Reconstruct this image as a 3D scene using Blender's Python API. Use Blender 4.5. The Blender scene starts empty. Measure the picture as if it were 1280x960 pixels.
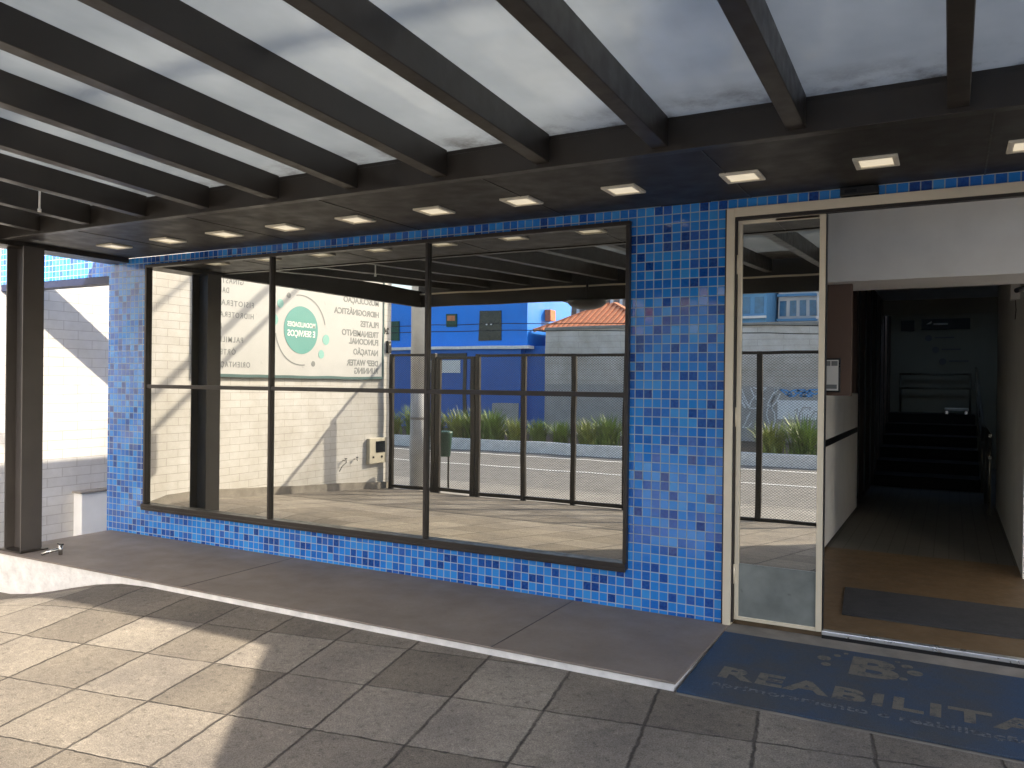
import bpy, bmesh, math, random
from mathutils import Vector, Matrix
random.seed(7)
S = bpy.context.scene
C = S.collection
# ------------------------------------------------------------------ camera, world, sun, exposure
cam = bpy.data.objects.new('camera', bpy.data.cameras.new('camera'))
C.objects.link(cam)
r = Vector((0.877953, 0.478618, 0.0111226)); u = Vector((-0.0107119, -0.00358808, 0.999936)); w = Vector((-0.478628, 0.878016, -0.00197674))
M = Matrix(((r.x, u.x, -w.x, 0.0), (r.y, u.y, -w.y, -5.0887), (r.z, u.z, -w.z, 1.5), (0, 0, 0, 1)))
cam.matrix_world = M
cam.data.sensor_width = 36.0
cam.data.lens = 1006.469 / 1280 * 36
cam.data.clip_start = 0.05
cam.data.clip_end = 800
S.camera = cam
SUN = Vector((0.72, -1.0, 0.80)).normalized()          # towards the sun
elev = math.asin(SUN.z); azim = math.atan2(SUN.x, SUN.y)
world = bpy.data.worlds.new('World'); S.world = world
world.use_nodes = True
wn = world.node_tree.nodes; wl = world.node_tree.links
bg = wn['Background']
sky = wn.new('ShaderNodeTexSky'); sky.sky_type = 'NISHITA'; sky.sun_disc = False
sky.sun_elevation = elev; sky.sun_rotation = azim
sky.air_density = 1.0; sky.dust_density = 2.6; sky.ozone_density = 1.0
wl.new(sky.outputs[0], bg.inputs[0]); bg.inputs[1].default_value = 0.15
sl = bpy.data.lights.new('sun', 'SUN'); sl.energy = 3.1; sl.angle = math.radians(0.6); sl.color = (1.0, 0.90, 0.74)
so = bpy.data.objects.new('sun', sl); C.objects.link(so)
so.rotation_euler = (-SUN).to_track_quat('-Z', 'Y').to_euler(); so.location = (6, -12, 14)
S.view_settings.view_transform = 'Standard'; S.view_settings.look = 'None'
S.view_settings.exposure = 1.97; S.view_settings.gamma = 1.0
S.render.engine = 'CYCLES'
S.cycles.max_bounces = 10; S.cycles.diffuse_bounces = 5; S.cycles.glossy_bounces = 5
S.cycles.transmission_bounces = 6; S.cycles.transparent_max_bounces = 8
S.render.resolution_x = 1024; S.render.resolution_y = 768

# ------------------------------------------------------------------ node helpers
class NT:
    def __init__(s, name):
        s.m = bpy.data.materials.new(name); s.m.use_nodes = True
        s.t = s.m.node_tree; s.b = s.t.nodes['Principled BSDF']; s.out = s.t.nodes['Material Output']
    def n(s, typ, **kw):
        x = s.t.nodes.new('ShaderNode' + typ)
        for k, v in kw.items(): setattr(x, k, v)
        return x
    def l(s, a, b): s.t.links.new(a, b)
    def setin(s, i, v):
        if isinstance(v, bpy.types.NodeSocket): s.l(v, i)
        else: i.default_value = v
    def math(s, op, a, b=None, c=None):
        x = s.n('Math', operation=op); s.setin(x.inputs[0], a)
        if b is not None: s.setin(x.inputs[1], b)
        if c is not None: s.setin(x.inputs[2], c)
        return x.outputs[0]
    def pos(s): return s.n('NewGeometry').outputs['Position']
    def sep(s, v):
        x = s.n('SeparateXYZ'); s.l(v, x.inputs[0]); return x.outputs
    def comb(s, a, b, c):
        x = s.n('CombineXYZ')
        for i, v in enumerate((a, b, c)): s.setin(x.inputs[i], v)
        return x.outputs[0]
    def noise(s, vec, scale, detail=4, rough=.5):
        x = s.n('TexNoise'); s.l(vec, x.inputs['Vector']); x.inputs['Scale'].default_value = scale
        x.inputs['Detail'].default_value = detail; x.inputs['Roughness'].default_value = rough
        return x.outputs['Fac']
    def ramp(s, fac, stops, interp='LINEAR'):
        x = s.n('ValToRGB'); s.l(fac, x.inputs[0]); cr = x.color_ramp; cr.interpolation = interp
        while len(cr.elements) < len(stops): cr.elements.new(0.5)
        for e, (p, c) in zip(cr.elements, stops):
            e.position = p; e.color = (c, c, c, 1) if isinstance(c, (int, float)) else (*c, 1)
        return x.outputs[0]
    def mix(s, fac, a, b, mode='MIX'):
        x = s.n('Mix', data_type='RGBA', blend_type=mode)
        s.setin(x.inputs[0], fac)
        for i, v in ((6, a), (7, b)):
            if isinstance(v, tuple): v = (*v[:3], 1)
            s.setin(x.inputs[i], v)
        return x.outputs[2]
    def bump(s, h, strength=.3, dist=.01, normal=None):
        x = s.n('Bump'); s.l(h, x.inputs['Height']); x.inputs['Strength'].default_value = strength
        x.inputs['Distance'].default_value = dist
        if normal is not None: s.l(normal, x.inputs['Normal'])
        return x.outputs[0]
    def base(s, v): s.setin(s.b.inputs['Base Color'], (*v, 1) if isinstance(v, tuple) else v)
    def rough(s, v): s.setin(s.b.inputs['Roughness'], v)
    def nor(s, v): s.l(v, s.b.inputs['Normal'])
MATS = {}
def simple(name, col, rough=.6, var=.15, scale=6, metal=0.0, bump=.0, bscale=60, spec=None, emis=None):
    """a plain surface with mottled tone, fine grain and uneven gloss"""
    if name in MATS: return MATS[name]
    k = NT(name); p = k.pos()
    f = k.noise(p, scale, 5, .6)
    lo = tuple(c * (1 - var) for c in col); hi = tuple(min(1, c * (1 + var)) for c in col)
    k.base(k.ramp(f, [(.3, lo), (.7, hi)]))
    f2 = k.noise(p, scale * 4, 3)
    k.rough(k.ramp(f2, [(.3, max(0.02, rough - .08)), (.7, min(1, rough + .08))]))
    k.b.inputs['Metallic'].default_value = metal
    if spec is not None: k.b.inputs['Specular IOR Level'].default_value = spec
    if bump: k.nor(k.bump(k.noise(p, bscale, 4), bump, .01))
    if emis:
        k.b.inputs['Emission Color'].default_value = (*emis[0], 1); k.b.inputs['Emission Strength'].default_value = emis[1]
    MATS[name] = k.m
    return k.m

def mosaic(name, palette, pitch=.06, ox=-1.242, oz=2.604, grout=(.33, .42, .50), spec=.85):
    k = NT(name); p = k.pos(); sx, sy, sz = k.sep(p)
    xx = k.math('DIVIDE', k.math('SUBTRACT', k.math('ADD', sx, sy), ox), pitch)
    zz = k.math('DIVIDE', k.math('SUBTRACT', sz, oz), pitch)
    fx = k.math('FRACT', xx); fz = k.math('FRACT', zz)
    ix = k.math('FLOOR', xx); iz = k.math('FLOOR', zz)
    cell = k.comb(ix, iz, 0.0)
    wnz = k.n('TexWhiteNoise', noise_dimensions='3D'); k.l(cell, wnz.inputs['Vector'])
    n = len(palette)
    col = k.ramp(wnz.outputs['Value'], [(i / n, c) for i, c in enumerate(palette)], 'CONSTANT')
    # subtle in-tile cloudiness
    cl = k.noise(p, 55, 2)
    col = k.mix(k.ramp(cl, [(.3, 0.0), (.8, .35)]), col, (.04, .26, .72))
    g = .035
    ex = k.math('MINIMUM', fx, k.math('SUBTRACT', 1.0, fx)); ez = k.math('MINIMUM', fz, k.math('SUBTRACT', 1.0, fz))
    e = k.math('MINIMUM', ex, ez)
    mask = k.n('MapRange', interpolation_type='SMOOTHSTEP'); k.l(e, mask.inputs[0]); mask.inputs[1].default_value = g; mask.inputs[2].default_value = g + .03
    m = mask.outputs[0]
    gn = k.noise(p, 9, 4)
    gcol = k.mix(gn, tuple(c * .75 for c in grout), tuple(c * 1.2 for c in grout))
    k.base(k.mix(m, gcol, col))
    k.rough(k.math('SUBTRACT', .7, k.math('MULTIPLY', m, .64)))
    # each tile is set at a slightly different tilt
    wc = k.n('TexWhiteNoise', noise_dimensions='3D'); k.l(k.comb(ix, iz, 7.0), wc.inputs['Vector'])
    v1 = k.n('VectorMath', operation='SUBTRACT'); k.l(wc.outputs['Color'], v1.inputs[0]); v1.inputs[1].default_value = (.5, .5, .5)
    v2 = k.n('VectorMath', operation='SCALE'); k.l(v1.outputs[0], v2.inputs[0]); v2.inputs['Scale'].default_value = .03
    geo = k.n('NewGeometry')
    v3 = k.n('VectorMath', operation='ADD'); k.l(geo.outputs['Normal'], v3.inputs[0]); k.l(v2.outputs[0], v3.inputs[1])
    v4 = k.n('VectorMath', operation='NORMALIZE'); k.l(v3.outputs[0], v4.inputs[0])
    k.nor(k.bump(m, .5, .002, v4.outputs[0]))
    k.b.inputs['Specular IOR Level'].default_value = spec
    return k.m
blues = [(.018, .275, .80), (.010, .19, .66), (.035, .33, .84), (.004, .065, .36), (.014, .23, .75), (.05, .37, .85),
         (.008, .14, .56), (.020, .285, .80), (.003, .04, .26), (.016, .25, .78), (.04, .31, .80), (.010, .17, .64), (.028, .12, .48)]
blues = [(r_ * .9, g_ * .84, b_ * .90) for r_, g_, b_ in blues]
M_TILE = mosaic('blue_glass_mosaic', blues)
M_NAVY = simple('navy_paint', (.012, .02, .06), .5)

def brickmat(name, col, mortar, bw, bh, ms=.004, axis='yz', offset=.5, rough=.35, stain=.25, bias=0.0, bumpst=.5):
    k = NT(name); p = k.pos(); s = k.sep(p)
    vec = k.comb(s[1], s[2], 0.0) if axis == 'yz' else k.comb(s[0], s[2], 0.0)
    b = k.n('TexBrick', offset=offset); k.l(vec, b.inputs['Vector'])
    b.inputs['Scale'].default_value = 1; b.inputs['Brick Width'].default_value = bw; b.inputs['Row Height'].default_value = bh
    b.inputs['Mortar Size'].default_value = ms; b.inputs['Mortar Smooth'].default_value = .25
    b.inputs['Color1'].default_value = (*col, 1); b.inputs['Color2'].default_value = (*[c * .94 for c in col], 1)
    b.inputs['Mortar'].default_value = (*mortar, 1); b.inputs['Bias'].default_value = bias
    st = k.ramp(k.noise(p, 1.3, 6, .65), [(.35, (1, 1, 1)), (.75, (1 - stain, 1 - stain * 1.1, 1 - stain * 1.3))])
    st2 = k.ramp(k.noise(p, 14, 4, .6), [(.3, .93), (.7, 1.0)])
    k.base(k.mix(1.0, k.mix(1.0, b.outputs['Color'], st, 'MULTIPLY'), st2, 'MULTIPLY'))
    k.rough(rough)
    inv = k.math('SUBTRACT', 1.0, b.outputs['Fac'])
    h = k.math('ADD', inv, k.math('MULTIPLY', k.noise(p, 40, 3), .25))
    k.nor(k.bump(h, bumpst, .004))
    return k.m
M_WBRICK = brickmat('white_painted_brick', (.66, .645, .62), (.42, .39, .36), .36, .1085, ms=.0035)
M_BLOCK = brickmat('grey_painted_block', (.62, .58, .55), (.50, .46, .43), 1.6, .20, .012, 'xz', stain=.35)
M_GPLAST = simple('grey_plaster', (.40, .385, .375), .8, .12, 3, bump=.25, bscale=40)

def slabmat():
    k = NT('concrete_slab_paving'); p = k.pos(); s = k.sep(p)
    a = math.radians(8.6); ca, sa = math.cos(a), math.sin(a)
    wob = k.math('MULTIPLY', k.math('SUBTRACT', k.noise(p, 12, 6, .7), .5), .03)
    uu = k.math('ADD', k.math('ADD', k.math('MULTIPLY', s[0], ca), k.math('MULTIPLY', s[1], sa)), wob)
    vv = k.math('ADD', k.math('SUBTRACT', k.math('MULTIPLY', s[1], ca), k.math('MULTIPLY', s[0], sa)), wob)
    # joint at (-2.22,-1.6) and (-2.23,-1.675)
    u0 = -2.20 * ca + -1.66 * sa; v0 = -1.66 * ca + 2.20 * sa
    P = .49
    uu = k.math('DIVIDE', k.math('SUBTRACT', uu, u0 - 40 * P), P); vv = k.math('DIVIDE', k.math('SUBTRACT', vv, v0 - 40 * P), P)
    fu = k.math('FRACT', uu); fv = k.math('FRACT', vv)
    eu = k.math('MINIMUM', fu, k.math('SUBTRACT', 1.0, fu)); ev = k.math('MINIMUM', fv, k.math('SUBTRACT', 1.0, fv))
    def edge(e, a0, a1):
        x = k.n('MapRange', interpolation_type='SMOOTHSTEP'); k.l(e, x.inputs[0]); x.inputs[1].default_value = a0; x.inputs[2].default_value = a1
        return x.outputs[0]
    fill = k.ramp(k.noise(p, 7, 5, .7), [(.40, 0.0), (.60, .75)])
    mu = edge(eu, .003, .023); mv = edge(ev, -.004, .018)
    m = k.math('MULTIPLY', k.math('MAXIMUM', mu, k.math('MULTIPLY', fill, .5)), k.math('MAXIMUM', mv, fill))
    oil = k.ramp(k.noise(p, 2.7, 5, .75), [(.24, .62), (.36, 1.0)])
    wz = k.n('TexWhiteNoise', noise_dimensions='3D'); k.l(k.comb(k.math('FLOOR', uu), k.math('FLOOR', vv), 0.0), wz.inputs['Vector'])
    tone = k.ramp(wz.outputs['Value'], [(0, (.190, .165, .138)), (.5, (.240, .211, .180)), (1, (.305, .272, .236))])
    big = k.ramp(k.noise(p, 1.6, 6, .6), [(.3, (.66, .65, .66)), (.7, (1.14, 1.12, 1.06))])
    grit = k.ramp(k.noise(p, 160, 3, .7), [(.3, .45), (.72, 1.32)])
    spots = k.ramp(k.noise(p, 26, 5, .7), [(.28, .50), (.44, .96), (.58, 1.04), (.74, 1.42)])
    c = k.mix(1.0, k.mix(1.0, k.mix(1.0, tone, big, 'MULTIPLY'), grit, 'MULTIPLY'), spots, 'MULTIPLY')
    k.base(k.mix(1.0, k.mix(m, (.045, .038, .033), c), oil, 'MULTIPLY'))
    k.rough(.88)
    h = k.math('ADD', k.math('MULTIPLY', m, 1.4), k.math('ADD', k.math('MULTIPLY', k.noise(p, 140, 3, .7), .34), k.math('MULTIPLY', k.noise(p, 22, 4), .45)))
    h = k.math('ADD', h, k.math('MULTIPLY', wz.outputs['Value'], .35))
    k.nor(k.bump(h, .9, .013))
    return k.m
M_SLAB = slabmat()
def stepmat():
    k = NT('brown_grey_step_cement'); p = k.pos()
    c = k.ramp(k.noise(p, 1.8, 6, .62), [(.28, (.185, .152, .128)), (.5, (.225, .185, .156)), (.72, (.265, .222, .188))])
    s2 = k.ramp(k.noise(p, 42, 4, .7), [(.3, .93), (.7, 1.05)])
    sc = k.ramp(k.noise(p, 9, 6, .8), [(.29, .72), (.36, 1.0)])
    k.base(k.mix(1.0, k.mix(1.0, c, s2, 'MULTIPLY'), sc, 'MULTIPLY')); k.rough(k.ramp(k.noise(p, 6, 4), [(.3, .55), (.7, .75)]))
    k.nor(k.bump(k.noise(p, 90, 4), .12, .004)); return k.m
M_STEP = stepmat()
M_WHITEW = simple('whitewash', (.80, .78, .75), .8, .16, 9, bump=.5, bscale=30)
M_CONC = simple('worn_concrete', (.24, .215, .185), .85, .3, 5, bump=.4, bscale=70)
M_STEEL = simple('dark_brown_steel', (.030, .024, .019), .42, .25, 3, bump=.06, bscale=25)
M_POST = simple('grey_brown_post_paint', (.085, .075, .068), .45, .15, 3, bump=.06, bscale=25)
M_SOFFIT = simple('dark_painted_board', (.030, .026, .023), .5, .3, 2.0, bump=.12, bscale=14)
M_SOFFIT.node_tree.nodes['Principled BSDF'].inputs['Specular IOR Level'].default_value = .35
M_ALU = simple("champagne_aluminium", (.80, .70, .53), .40, .06, 3, metal=.15)
M_BRONZE = simple('bronze_window_frame', (.028, .022, .018), .4, .2, 5)
M_CREAM = simple('cream_lamp_frame', (.80, .74, .60), .5, .05, 8)
M_DIFF = simple('frosted_lamp_diffuser', (.82, .77, .64), .4, .04, 12, emis=((1, .86, .62), .16))
M_WHITE = simple('white_paint', (.86, .85, .81), .6, .05, 3, bump=.08, bscale=30)
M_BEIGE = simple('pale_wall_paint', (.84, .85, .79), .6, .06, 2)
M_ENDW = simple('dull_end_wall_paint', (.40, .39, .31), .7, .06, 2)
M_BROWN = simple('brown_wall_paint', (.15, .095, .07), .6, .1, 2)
M_BLACK = simple('black_plastic', (.012, .012, .013), .35, .2, 8)
M_RUBBER = simple('grey_ribbed_mat', (.055, .055, .058), .85, .2, 12, bump=.6, bscale=260)
M_ASPH = simple('asphalt', (.19, .182, .172), .9, .18, 3, bump=.4, bscale=120)
M_SIDE = simple('pale_footway_concrete', (.27, .255, .235), .9, .16, 2.5, bump=.3, bscale=60)
M_PAINTW = simple('road_paint', (.75, .75, .73), .7, .1, 8)
M_SOIL = simple('planting_soil', (.10, .075, .05), .95, .3, 6, bump=.6, bscale=30)
M_BLUEP = simple('bright_blue_paint', (.006, .24, .90), .45, .12, .6)
M_BLUEP2 = simple('blue_violet_paint', (.05, .20, .70), .5, .08, .8)
M_BLUED = simple('deep_blue_paint', (.010, .13, .52), .5, .10, .8)
M_TERRA = simple('terracotta_tile', (.62, .24, .12), .8, .25, 8)
M_POLEW = simple('white_pole_paint', (.84, .82, .78), .7, .10, 4, bump=.2, bscale=20)
M_POLEG = simple('grey_pole_paint', (.60, .60, .59), .7, .12, 4, bump=.2, bscale=20)
M_GREENP = simple('dark_green_plastic', (.01, .07, .04), .45, .15, 6)
M_METER = simple('beige_meter_box_enamel', (.52, .48, .38), .5, .08, 8)
M_CHROME = simple('chromed_metal', (.55, .54, .52), .22, .1, 10, metal=1.0)
M_ALUB = simple('bright_sill_aluminium', (.8, .8, .8), .32, .04, 4, metal=.8)
M_LEAF = simple('strap_leaf_green', (.16, .24, .04), .5, .5, 3)
M_LEAF2 = simple('yellowing_leaf_green', (.28, .32, .07), .5, .4, 3)
M_BARK = simple('tree_bark', (.12, .09, .065), .9, .3, 8, bump=.6, bscale=20)
M_CABLE = simple('black_cable_sheath', (.02, .02, .02), .6)
M_DARKGL = simple('dark_opening_glass', (.012, .014, .018), .12, .2, 3)
M_SKYGL = simple('blue_curtain_glass', (.05, .16, .30), .08, .3, 2)
M_TOWERW = simple('tower_white_concrete', (.62, .62, .62), .7, .1, .5)
M_TOWERB = simple('tower_blue_cladding', (.10, .28, .50), .5, .1, .5)
M_RIB = simple('weathered_brown_wall', (.22, .17, .14), .9, .5, 2.2, bump=.3, bscale=8)
M_GRAFW = simple('white_spray_paint', (.78, .80, .82), .6, .1, 8)
M_GRAFB = simple('blue_spray_paint', (.10, .35, .75), .6, .1, 8)
M_BANNER = simple('white_banner_vinyl', (.50, .50, .49), .35, .03, 1.2)
M_TEAL = simple('teal_print', (.12, .34, .31), .4, .04, 3)
M_TEALL = simple('pale_teal_print', (.25, .50, .45), .4, .04, 3)
M_GREYP = simple('grey_print', (.22, .23, .23), .4, .04, 3)
M_TEALF = simple('dark_teal_banner_frame', (.07, .13, .13), .45, .1, 3)
M_DFLOOR = simple('dark_corridor_floor', (.055, .05, .042), .45, .2, 5)
M_CFLOOR = brickmat('grey_corridor_tile', (.13, .125, .105), (.07, .065, .055), .45, .45, .006, 'xz', 0.0, .5)
def fix_floor():
    k = NT('grey_floor_tile'); p = k.pos()
    b = k.n('TexBrick', offset=0.0); k.l(p, b.inputs['Vector']); b.inputs['Scale'].default_value = 1
    b.inputs['Brick Width'].default_value = .12; b.inputs['Row Height'].default_value = .45; b.inputs['Mortar Size'].default_value = .004
    b.inputs['Color1'].default_value = (.19, .18, .15, 1); b.inputs['Color2'].default_value = (.165, .16, .135, 1); b.inputs['Mortar'].default_value = (.10, .095, .08, 1)
    k.base(b.outputs['Color']); k.rough(.5); k.nor(k.bump(k.noise(p, 30, 3), .1, .004)); return k.m
M_CFLOOR = fix_floor()
M_EFLOOR = simple('ochre_entry_floor', (.20, .130, .068), .5, .22, 7)
M_DEEP = simple('black_stair_rubber', (.012, .010, .009), .8, .2, 5)  # the stair rubber itself is near-black

def mirrormat():
    k = NT('mirror_film_glass'); p = k.pos()
    g = k.n('BsdfGlossy'); g.inputs['Color'].default_value = (.55, .545, .51, 1); g.inputs['Roughness'].default_value = 0.0
    d = k.n('BsdfDiffuse'); d.inputs['Color'].default_value = (.13, .13, .11, 1)
    mx = k.n('MixShader')
    dirt = k.ramp(k.noise(p, 2.2, 6, .7), [(.35, .90), (.8, .965)])
    k.l(dirt, mx.inputs[0]); k.l(d.outputs[0], mx.inputs[1]); k.l(g.outputs[0], mx.inputs[2])
    b = k.bump(k.noise(p, 1.2, 2), .014, .05); k.l(b, g.inputs['Normal'])
    k.l(mx.outputs[0], k.out.inputs['Surface']); return k.m
M_MIRROR = mirrormat()
M_FROST = simple('dusty_frosted_glass', (.20, .215, .20), .35, .25, 5)
def roofmat():
    k = NT('frosted_roof_glass'); p = k.pos(); s = k.sep(p)
    tr = k.n('BsdfTranslucent'); df = k.n('BsdfDiffuse'); gl = k.n('BsdfGlossy'); gl.inputs['Roughness'].default_value = .04
    gl.inputs['Color'].default_value = (.9, .95, 1, 1)
    streak = k.noise(k.comb(k.math('MULTIPLY', s[0], 6.0), s[1], 0.0), 1.0, 5, .6)
    cl = k.ramp(k.noise(p, 1.2, 4, .6), [(.3, (.50, .52, .53)), (.7, (.66, .675, .67))])
    # leaf litter and grime gathers along the low edge next to the gutter
    low = k.n('MapRange'); k.l(s[1], low.inputs[0]); low.inputs[1].default_value = -1.50; low.inputs[2].default_value = -1.14
    gr = k.math('MULTIPLY', low.outputs[0], k.ramp(k.noise(p, 3.2, 6, .75), [(.46, 0.0), (.68, 1.0)]))
    col = k.mix(gr, cl, (.12, .10, .08)); col = k.mix(1.0, col, k.ramp(streak, [(.3, .94), (.7, 1.0)]), 'MULTIPLY')
    k.l(col, tr.inputs[0]); k.l(k.mix(1.0, col, (.5, .5, .5), 'MULTIPLY'), df.inputs[0])
    m1 = k.n('MixShader'); m1.inputs[0].default_value = .80; k.l(df.outputs[0], m1.inputs[1]); k.l(tr.outputs[0], m1.inputs[2])
    fr = k.n('Fresnel'); fr.inputs[0].default_value = 1.5
    m2 = k.n('MixShader'); k.l(fr.outputs[0], m2.inputs[0]); k.l(m1.outputs[0], m2.inputs[1]); k.l(gl.outputs[0], m2.inputs[2])
    k.l(m2.outputs[0], k.out.inputs['Surface']); return k.m
M_ROOFG = roofmat()
def matmat():
    k = NT('blue_vinyl_loop_mat'); p = k.pos(); s = k.sep(p)
    wear = k.ramp(k.noise(p, 3.0, 6, .7), [(.36, 0.0), (.62, 1.0)])
    # foot traffic has greyed the middle of the mat; its ends stay bright
    ends = k.n('MapRange', interpolation_type='SMOOTHSTEP'); k.l(k.math('ABSOLUTE', k.math('ADD', s[0], .42)), ends.inputs[0]); ends.inputs[1].default_value = .95; ends.inputs[2].default_value = .55
    wv = k.math('MULTIPLY', ends.outputs[0], k.math('ADD', .55, k.math('MULTIPLY', wear, .45)))
    c = k.mix(wv, (.014, .068, .17), (.060, .068, .080))
    g = k.ramp(k.noise(p, 330, 3, .7), [(.3, .45), (.7, 1.5)])
    sp = k.ramp(k.noise(p, 60, 5, .8), [(.66, (0, 0, 0)), (.74, (.14, .13, .12))])
    k.base(k.mix(1.0, k.mix(1.0, c, g, 'MULTIPLY'), sp, 'ADD')); k.rough(.9)
    k.nor(k.bump(k.noise(p, 300, 3, .8), .8, .006)); return k.m
M_MAT = matmat()
def matprint(name, col, lo, hi, sc):
    k = NT(name); p = k.pos()
    f = k.ramp(k.noise(p, sc, 5, .75), [(lo, 0.0), (hi, 1.0)])
    g = k.ramp(k.noise(p, 330, 3, .7), [(.3, .5), (.7, 1.45)])
    k.base(k.mix(1.0, k.mix(f, (.04, .052, .075), col), g, 'MULTIPLY')); k.rough(.9)
    k.nor(k.bump(k.noise(p, 300, 3, .8), .8, .006)); return k.m
M_MATTXT = matprint('faded_beige_mat_print', (.165, .150, .125), .32, .50, 16)
M_MATTX2 = matprint('faded_pale_mat_print', (.16, .17, .19), .42, .56, 30)

# ------------------------------------------------------------------ mesh helpers
class MB:
    def __init__(s): s.bm = bmesh.new()
    def box(s, x0, x1, y0, y1, z0, z1, bev=0.0):
        return s.hexa([(x0, y0, z0), (x1, y0, z0), (x1, y1, z0), (x0, y1, z0), (x0, y0, z1), (x1, y0, z1), (x1, y1, z1), (x0, y1, z1)], bev)
    def hexa(s, c, bev=0.0):
        v = [s.bm.verts.new(p) for p in c]
        fs = [s.bm.faces.new([v[i] for i in q]) for q in ((0, 3, 2, 1), (4, 5, 6, 7), (0, 1, 5, 4), (1, 2, 6, 5), (2, 3, 7, 6), (3, 0, 4, 7))]
        if bev:
            es = list({e for f in fs for e in f.edges})
            bmesh.ops.bevel(s.bm, geom=es, offset=bev, segments=2, affect='EDGES', profile=.5)
        return s
    def quad(s, *c):
        s.bm.faces.new([s.bm.verts.new(p) for p in c]); return s
    def bar(s, a, b, wd, dp, up=(0, 0, 1), bev=0.0):
        a, b = Vector(a), Vector(b); d = (b - a).normalized(); up = Vector(up)
        sd = d.cross(up)
        if sd.length < 1e-4: sd = d.cross(Vector((0, 1, 0)))
        sd.normalize(); up = sd.cross(d)
        h = [sd * sx * wd / 2 + up * sz * dp / 2 for sx, sz in ((-1, -1), (1, -1), (1, 1), (-1, 1))]
        return s.hexa([a + h[0], a + h[1], b + h[1], b + h[0], a + h[3], a + h[2], b + h[2], b + h[3]], bev)
    def lathe(s, c, prof, n=24, axis='z', caps=True):
        c = Vector(c); rings = []
        for rad, h in prof:
            ring = []
            for i in range(n):
                t = 2 * math.pi * i / n; a, b = rad * math.cos(t), rad * math.sin(t)
                off = (a, b, h) if axis == 'z' else (a, h, b) if axis == 'y' else (h, a, b)
                ring.append(s.bm.verts.new(c + Vector(off)))
            rings.append(ring)
        for k in range(len(rings) - 1):
            for i in range(n):
                f = s.bm.faces.new([rings[k][i], rings[k][(i + 1) % n], rings[k + 1][(i + 1) % n], rings[k + 1][i]]); f.smooth = True
        if caps:
            s.bm.faces.new(rings[0]); s.bm.faces.new(rings[-1])
        return s
    def tube(s, pts, rad, n=8):
        pts = [Vector(p) for p in pts]; rings = []
        for i, p in enumerate(pts):
            d = (pts[min(i + 1, len(pts) - 1)] - pts[max(i - 1, 0)]).normalized()
            a = d.cross(Vector((0, 0, 1)))
            if a.length < .05: a = d.cross(Vector((0, 1, 0)))
            a.normalize(); b = a.cross(d)
            rings.append([s.bm.verts.new(p + rad * (a * math.cos(2 * math.pi * j / n) + b * math.sin(2 * math.pi * j / n))) for j in range(n)])
        for k in range(len(rings) - 1):
            for j in range(n):
                f = s.bm.faces.new([rings[k][j], rings[k][(j + 1) % n], rings[k + 1][(j + 1) % n], rings[k + 1][j]]); f.smooth = True
        s.bm.faces.new(rings[0]); s.bm.faces.new(rings[-1]); return s
    def build(s, name, mat, parent=None, loc=None):
        bmesh.ops.recalc_face_normals(s.bm, faces=s.bm.faces)
        me = bpy.data.meshes.new(name)
        root = parent
        while root is not None and root.parent is not None: root = root.parent
        L = Vector(loc) if loc is not None else (Vector(root.location) if root is not None else Vector((0, 0, 0)))
        if parent is not None and loc is None: pass
        bmesh.ops.translate(s.bm, verts=s.bm.verts, vec=-L)
        s.bm.to_mesh(me); s.bm.free()
        if isinstance(mat, (list, tuple)):
            for m in mat: me.materials.append(m)
        else: me.materials.append(mat)
        o = bpy.data.objects.new(name, me); C.objects.link(o)
        if parent is not None: o.parent = parent
        else: o.location = L
        return o
def tag(o, label, cat, group=None):
    o['label'] = label; o['category'] = cat
    if group: o['group'] = group
    return o
def thing(name, label, cat, loc=(0, 0, 0), group=None):
    o = bpy.data.objects.new(name, None); C.objects.link(o); o.location = loc; o.empty_display_size = .2
    return tag(o, label, cat, group)
def struct(o): o['kind'] = 'structure'; return o
def dup(root, loc, label=None):
    def cp(o, par):
        c = o.copy(); C.objects.link(c)
        if par is not None: c.parent = par
        for ch in list(o.children): cp(ch, c)
        return c
    n = cp(root, None); n.location = loc
    if label: n['label'] = label
    return n
def text_mesh(name, body, mat, parent, origin, xdir, updir, size, width=None, align='LEFT', bold=0.0, ext=.0015, per=None, sp=1.0):
    """lettering as real, slightly raised geometry"""
    cu = bpy.data.curves.new(name, 'FONT'); cu.body = body; cu.size = size; cu.align_x = align
    cu.offset = bold; cu.extrude = ext; cu.resolution_u = 3; cu.space_line = .95; cu.space_character = sp
    t = bpy.data.objects.new('tmp', cu); C.objects.link(t)
    bpy.context.view_layer.update()
    dg = bpy.context.evaluated_depsgraph_get()
    me = bpy.data.meshes.new_from_object(t.evaluated_get(dg))
    bpy.data.objects.remove(t)
    x = Vector(xdir).normalized(); y = Vector(updir).normalized(); z = x.cross(y)
    xs = [v.co.x for v in me.vertices]; wd = max(xs) - min(xs)
    if per: width = per * len(body)
    k = (width / wd) if width else 1.0
    root = parent
    while root.parent is not None: root = root.parent
    L = Vector(root.location)
    for v in me.vertices: v.co = Vector(origin) + x * v.co.x * k + y * v.co.y + z * v.co.z - L
    me.materials.clear(); me.materials.append(mat); me.name = name
    o = bpy.data.objects.new(name, me); C.objects.link(o); o.parent = parent
    return o
def sm(t): t = max(0, min(1, t)); return t * t * (3 - 2 * t)

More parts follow.
